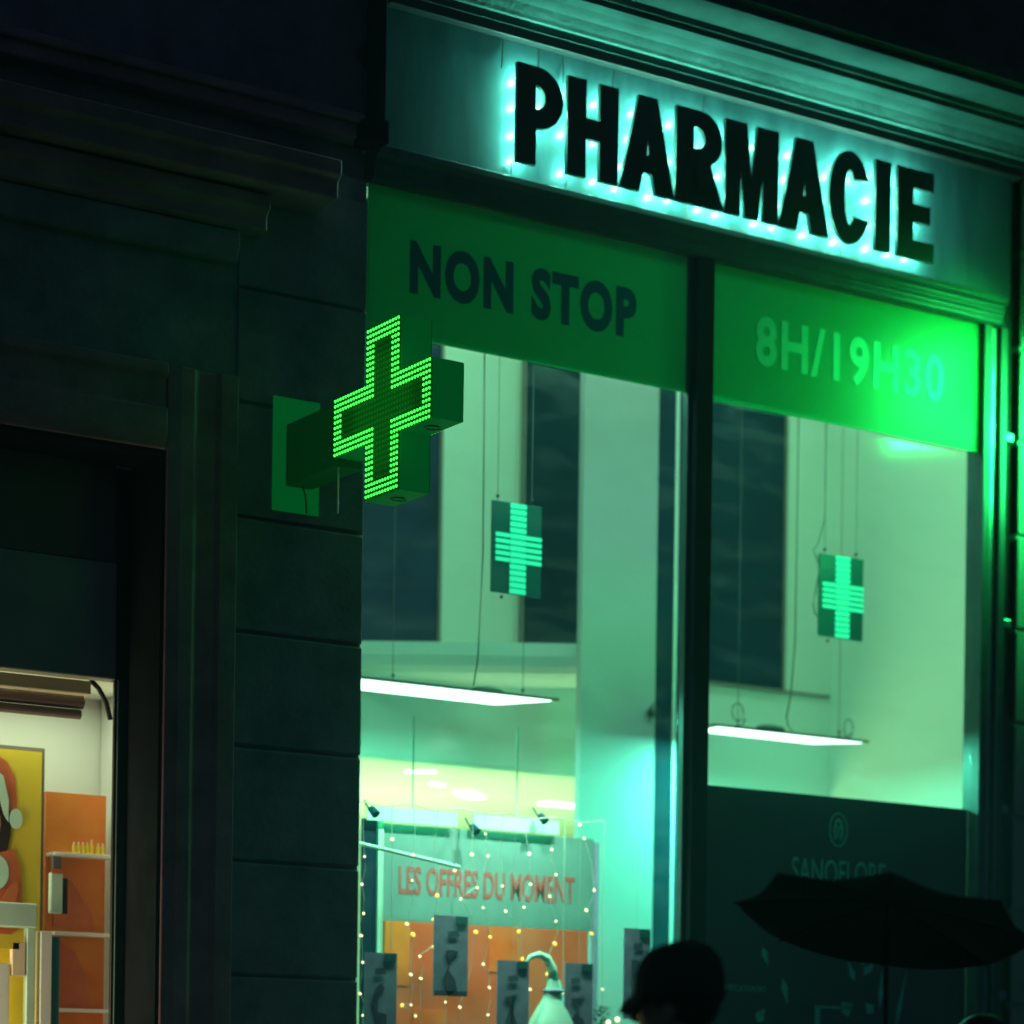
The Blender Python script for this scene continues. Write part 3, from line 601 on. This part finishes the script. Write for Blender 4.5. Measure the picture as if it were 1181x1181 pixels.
lamp('shop_lamp', 'AREA', (-2.2, .5, 1.5), 28, (1, .85, .50), .6, 1.8, rot=(R_(90), 0, R_(-50)))
# yellow poster with a woman in a santa hat
YP = thing('yellow_poster', 'yellow framed poster of a woman in a red hat with white trim', 'poster', (-1.4, .72, 2.0))
box('frame', 'trim', YP, -2.0, -1.112, .715, .74, 1.2, 2.79); box('ground', 'yellow', YP, -1.99, -1.128, .706, .7145, 1.2, 2.772)
POSTER_SHIFT = 0
def flat(name, m, parent, y, pts, t=.003): return MB().prism([(x + POSTER_SHIFT, y, z) for x, z in pts], (0, t, 0)).build(name, m, parent)
def blob(cx_, cz, rx, rz, n=20, rot=0, j=.0):
    rr = random.Random(int(cx_*1000)); return [(cx_ + rx*math.cos(a)*math.cos(rot) - rz*math.sin(a)*math.sin(rot), cz + rx*math.cos(a)*math.sin(rot) + rz*math.sin(a)*math.cos(rot)) for a in [2*PI*i/n for i in range(n)]]
POSTER_SHIFT = -.012
flat('hat', 'red', YP, .7025, [(-1.50, 2.56), (-1.47, 2.66), (-1.40, 2.735), (-1.33, 2.755), (-1.27, 2.72), (-1.235, 2.66), (-1.225, 2.57), (-1.225, 2.50), (-1.26, 2.50), (-1.30, 2.56)])
flat('hair', 'hair', YP, .699, blob(-1.325, 2.46, .075, .17)); flat('face', 'skin', YP, .6955, blob(-1.365, 2.46, .068, .105))
flat('hat_trim', 'pale', YP, .692, [(-1.46, 2.56), (-1.44, 2.66), (-1.36, 2.705), (-1.29, 2.66), (-1.265, 2.56), (-1.265, 2.47), (-1.285, 2.50), (-1.31, 2.58), (-1.37, 2.60)])
flat('pompom', 'pale', YP, .692, blob(-1.232, 2.485, .028, .042))
flat('coat', 'red', YP, .6955, [(-1.5, 2.0), (-1.47, 2.33), (-1.34, 2.33), (-1.24, 2.36), (-1.205, 2.28), (-1.195, 2.10), (-1.21, 2.03), (-1.27, 1.99)])
flat('collar', 'pale', YP, .692, blob(-1.32, 2.26, .06, .075)); flat('sleeve', 'orange', YP, .689, blob(-1.27, 2.12, .03, .11, rot=-.4))
POSTER_SHIFT = 0
# white furniture in front
WF = thing('white_display_rack', 'white display rack with pale packets in front of the yellow poster', 'rack', (-1.3, .6, 0))
box('side_panel', 'white', WF, -1.165, -1.115, .60, .66, 0, 2.02, .004); box('top_panel', 'pale', WF, -1.9, -1.19, .58, .66, 2.03, 2.13, .006)
box('packet', 'yellow', WF, -1.9, -1.26, .60, .62, 1.94, 2.0); box('packet', 'white', WF, -1.40, -1.30, .60, .63, 1.55, 1.88, .004); box('packet', 'beige', WF, -1.29, -1.23, .60, .63, 1.83, 1.97, .004)
box('rail', 'pale', WF, -1.225, -1.19, .60, .64, 0, 2.029, .003); box('side_panel', 'card_tab', WF, -1.112, -1.075, .61, .66, 0, 2.0, .003)
# orange shelf unit
OS = thing('orange_shelf_unit', 'orange backed shelf unit with glass shelves and small yellow bottles', 'shelf unit', (-.9, .85, 0))
box('back_panel', 'orange2', OS, -1.066, -.795, .80, .83, 1.2, 2.622)
for z in (2.355, 2.022, 1.70):
    box('shelf', 'white', OS, -1.066, -.795, .70, .798, z - .008, z + .006, .002)
flat('painted_shadow', 'red', OS, .796, [(-1.03, 1.71), (-.86, 1.71), (-.87, 1.83), (-.93, 1.95), (-1.03, 2.01)])  # shadow shapes painted flat on the orange back panel
flat('painted_shadow', 'red', OS, .796, [(-1.03, 2.05), (-.84, 2.05), (-.86, 2.12), (-.95, 2.25), (-1.03, 2.28)])
XB = [-.965, -.945, -.925, -.905, -.885, -.855, -.835]
for i, x in enumerate(XB):
    T = thing('small_bottle', 'small yellow bottle on the top shelf of the orange unit', 'bottle', (x, .74, 2.361), 'yellow bottles on the orange shelf')
    h = .05 if i != 4 else .062
    MB().tube([(x, .74, 2.362), (x, .74, 2.362 + h*.7)], .0085, 8).build('bottle_body', 'yellow', T); MB().tube([(x, .74, 2.362 + h*.7), (x, .74, 2.362 + h)], .004, 6).build('cap', 'beige', T)
T = thing('hanging_tube_pack', 'pale tube pack with a dark side hanging under the orange unit top shelf', 'package', (-1.04, .7, 2.1))
box('pack', 'pale', T, -1.10, -1.045, .66, .69, 2.10, 2.27, .006); box('dark_side', 'black', T, -1.044, -1.02, .665, .69, 2.10, 2.25, .004); box('label', 'red', T, -1.098, -1.05, .656, .6595, 2.265, 2.285); box('cap', 'wire', T, -1.09, -1.05, .665, .685, 2.27, 2.34, .004)
tag(MB().box(-6, -.6, .11, .99, -.01, .014).build('floor', 'floor_in'), kind='structure')

# ------------------------------------------------------------------ people
def skin_mesh(verts, edges, radii, root=0, sub=2):
    me = bpy.data.meshes.new('s'); me.from_pydata([tuple(v) for v in verts], edges, []); o = bpy.data.objects.new('s', me); C.objects.link(o)
    sk = o.modifiers.new('skin', 'SKIN'); sk.use_smooth_shade = True
    for i, r in enumerate(radii):
        d = me.skin_vertices[0].data[i]; d.radius = r if isinstance(r, tuple) else (r, r); d.use_root = (i == root)
    su = o.modifiers.new('sub', 'SUBSURF'); su.levels = sub; su.render_levels = sub
    dg = bpy.context.evaluated_depsgraph_get(); dg.update(); out = bpy.data.meshes.new_from_object(o.evaluated_get(dg))
    bpy.data.objects.remove(o); return out
def person(loc, yaw, label, hgt, coat, raise_hand=None, cap=True):
    """figure facing local -Y, modelled at 1.72 m and scaled"""
    k = hgt / 1.72
    T = thing('person', label, 'person', loc)
    hr = raise_hand
    rh = Vector((.16, -.30, 1.22)) if hr else Vector((.21, -.11, .88))
    V = [(0,0,.96),(0,0,1.12),(0,.01,1.30),(0,.01,1.42),(0,0,1.49),(0,-.01,1.55),
         (.10,0,.90),(.11,-.02,.50),(.11,.02,.09),(.11,-.11,.045),
         (-.10,0,.90),(-.11,-.04,.50),(-.11,.05,.09),(-.11,-.08,.045),
         (.17,.01,1.40),(.245,.03,1.12) if not hr else (.27,-.06,1.14), tuple(rh),
         (-.17,.01,1.40),(-.245,.03,1.12),(-.21,-.11,.88)]
    Ed = [(0,1),(1,2),(2,3),(3,4),(4,5),(0,6),(6,7),(7,8),(8,9),(0,10),(10,11),(11,12),(12,13),(3,14),(14,15),(15,16),(3,17),(17,18),(18,19)]
    Rd = [(.15,.11),(.135,.10),(.155,.11),(.10,.08),.052,.055,.088,.056,.042,.036,.088,.056,.042,.036,.058,.043,.030,.058,.043,.030]
    body = skin_mesh(V, Ed, Rd)
    bb = bmesh.new(); bb.from_mesh(body)
    def sph(c, r, seg=20, ring=14): bmesh.ops.create_uvsphere(bb, u_segments=seg, v_segments=ring, radius=1, matrix=Matrix.Translation(c) @ Matrix.Diagonal((*r, 1)))
    sph((0, -.012, 1.605), (.074, .095, .112)); sph((0, -.03, 1.545), (.055, .065, .05))
    sph((0, -.108, 1.59), (.014, .02, .024), 10, 8)
    for sx in (-1, 1): sph((sx*.075, .0, 1.60), (.010, .02, .032), 10, 8); sph((sx*.031, -.094, 1.615), (.014, .010, .009), 10, 8)
    sph((0, -.098, 1.545), (.024, .010, .008), 10, 6)
    bb.to_mesh(body); bb.free()
    if hr:   # fingers curled round the shaft
        for q in range(5):
            z = 1.255 - q*.02 if q < 4 else 1.275
            fm = skin_mesh([rh + Vector((.0, .0, z - 1.22)), rh + Vector((-.035, -.03, z - 1.22)), rh + Vector((-.02, -.065, z - 1.222)), rh + Vector((.012, -.062, z - 1.224))] if q < 4 else [rh + Vector((.01, 0, .03)), rh + Vector((.03, -.035, .055)), rh + Vector((.012, -.06, .06))], [(0,1),(1,2),(2,3)] if q < 4 else [(0,1),(1,2)], [.012, .0095, .009, .0075][: (4 if q < 4 else 3)], 0, 1)
            bb = bmesh.new(); bb.from_mesh(body); bb.from_mesh(fm); bb.to_mesh(body); bb.free()
    parts = [('body', body, 'skin')]
    # coat: torso and sleeves a little fatter
    cv = [(0,0,.80),(0,0,.96),(0,0,1.12),(0,.01,1.30),(0,.01,1.405),(0,.005,1.475)] + [V[14], V[15], tuple(Vector(V[15]).lerp(Vector(V[16]), .86 if hr else 1.02)), V[17], V[18], tuple(Vector(V[18]).lerp(Vector(V[19]), 1.02))]
    ce = [(0,1),(1,2),(2,3),(3,4),(4,5),(4,6),(6,7),(7,8),(4,9),(9,10),(10,11)]
    parts.append(('coat', skin_mesh(cv, ce, [(.20,.15),(.19,.145),(.17,.135),(.185,.14),(.13,.11),.078,.08,.062,.05,.08,.062,.05], 1), coat))
    tv = [(0,0,.93),(.10,0,.88),(.11,-.02,.50),(.11,.02,.10),(-.10,0,.88),(-.11,-.04,.50),(-.11,.05,.10)]
    parts.append(('trousers', skin_mesh(tv, [(0,1),(1,2),(2,3),(0,4),(4,5),(5,6)], [(.155,.12),.10,.07,.06,.10,.07,.06], 0), 'trouser'))
    parts.append(('shoes', None, 'leather'))
    out = []
    for n, me, m in parts:
        if n == 'shoes':
            mb = MB(); mb.ball((.11, -.05, .04), .05, .95, 2.5, .85, 14, 8); mb.ball((-.11, -.02, .04), .05, .95, 2.5, .85, 14, 8)
            o = mb.build(n, m, None, smooth=True)
        else: o = link(n, me, None, m, smooth=True)
        out.append(o)
    mb = MB()
    mb.ball((0, .012, 1.635), .1, .86, 1.02, 1.05, 20, 14); out.append(mb.build('hair', 'hair', None, smooth=True))
    if cap:
        # soft cap: domed crown with a folded band and a drooping peak
        mb = MB(); prev = None
        for q, (r, z) in enumerate([(.105, 1.615), (.112, 1.635), (.110, 1.66), (.108, 1.69), (.098, 1.725), (.078, 1.752), (.045, 1.768), (.005, 1.772)]):
            cur = [mb.b.verts.new((math.cos(2*PI*i/24)*r*.93*(1 + .015*math.sin(5*i)), .005 + math.sin(2*PI*i/24)*r*1.05, z + .006*math.sin(2*PI*i/24))) for i in range(24)]
            if prev:
                for i in range(24): mb.b.faces.new((prev[i], prev[(i+1)%24], cur[(i+1)%24], cur[i]))
            prev = cur
        mb.b.faces.new(prev); o = mb.build('cap', 'cap', None, smooth=True)
        so = o.modifiers.new('s', 'SOLIDIFY'); so.thickness = .008; out.append(o)
        mb = MB(); n = 12; rows = []
        for r0, dz in ((.098, 0), (.128, -.022), (.150, -.055)):
            rows.append([mb.b.verts.new((math.sin(R_(-62 + 124*i/n))*r0*.85, -math.cos(R_(-62 + 124*i/n))*r0 - .002, 1.648 + dz - .012*abs(i-n/2)/n)) for i in range(n+1)])
        for a_, b2 in zip(rows, rows[1:]):
            for i in range(n): mb.b.faces.new((a_[i], a_[i+1], b2[i+1], b2[i]))
        o2 = mb.build('cap_peak', 'cap', o, smooth=True); so = o2.modifiers.new('s', 'SOLIDIFY'); so.thickness = .006
    mtx = Matrix.Rotation(yaw, 4, 'Z') @ Matrix.Diagonal((k, k, k, 1))
    seen = set()
    for o in out:
        for q in [o] + list(o.children):
            q.data.transform(mtx); q.location = (0, 0, 0)
        o.parent = T
    return T, mtx
def w_at(u, Z, z):   # helper used only to compute standing points on the pavement
    p = Vector((-5.244, -9.3496, 0)) + fwd * Z + rgt * u; return Vector((p.x, p.y, z))
face_left = math.atan2(-rgt.y, -rgt.x) + PI/2
person((-1.075, -3.705, -.12), face_left - .35, 'person in a dark peaked cap with a black coat before the left window', 1.87, 'coat')
# second person with the umbrella
pos2 = w_at(1.46, 8.0, -.12); yaw2 = face_left + .1
T2, m2 = person(pos2, yaw2, 'person with dark hair and navy coat under the black umbrella', 1.75, 'coat2', raise_hand=True, cap=False)
# umbrella
UC = Vector((.075, -3.24, 1.935)); ua = rgt * .475 - upv * .052; ub = rgt * -.054 + upv * .115 - fwd * .450
un = ua.cross(ub).normalized(); un = un if un.z > 0 else -un
UM = thing('umbrella', 'black open umbrella held up in front of the dark poster window', 'umbrella', tuple(UC))
mb = MB(); NR = 8; rowsV = []
for q in range(7):
    t = q / 6; row = []
    for i in range(NR * 6):
        a_ = 2*PI*i/(NR*6) + PI/8*0; fr = (i % 6) / 6; sag = 1 - .10*math.sin(PI*fr)*t
        p = UC + (ua*math.cos(a_) + ub*math.sin(a_)) * t * sag + un * (.065*math.cos(t*PI/2*.96) - .02*math.sin(PI*fr)*t)
        row.append(mb.b.verts.new(p))
    rowsV.append(row)
for a_, b2 in zip(rowsV, rowsV[1:]):
    for i in range(NR*6): mb.b.faces.new((a_[i], a_[(i+1) % (NR*6)], b2[(i+1) % (NR*6)], b2[i]))
bmesh.ops.remove_doubles(mb.b, verts=mb.b.verts, dist=.0005)
o = mb.build('canopy', 'umb', UM); so = o.modifiers.new('s', 'SOLIDIFY'); so.thickness = .002
for i in range(NR):
    a_ = 2*PI*i/NR; pts = [UC + (ua*math.cos(a_) + ub*math.sin(a_)) * t * 1.01 + un * (.065*math.cos(t*PI/2*.96) - .006) for t in (0, .25, .5, .75, 1)]
    MB().tube(pts, .0025, 5).build('rib', 'matte', UM)
hand = T2.location + (m2 @ Vector((.16, -.335, 1.24)))
MB().tube([UC + un*.085, UC + un*.03, hand + (UC - hand)*.05], .006, 8).build('shaft', 'matte', UM)
MB().tube([hand + (UC-hand)*.12, hand, hand - (UC-hand).normalized()*.12], .013, 8).build('handle', 'black', UM)

# ------------------------------------------------------------------ thin haze added to soften glows and lift the darks
hz = MB().box(-59, 59, -59, 20, -1.2, 12).build('haze', None)
hm = bpy.data.materials.new('glow_haze'); hm.use_nodes = True; t = hm.node_tree; t.nodes.remove(t.nodes['Principled BSDF'])
pv = t.nodes.new('ShaderNodeVolumePrincipled'); pv.inputs['Color'].default_value = (.72, .93, 1, 1); pv.inputs['Density'].default_value = .006; pv.inputs['Anisotropy'].default_value = .5
t.links.new(pv.outputs[0], t.nodes['Material Output'].inputs['Volume']); hz.data.materials.append(hm); tag(hz, kind='stuff')
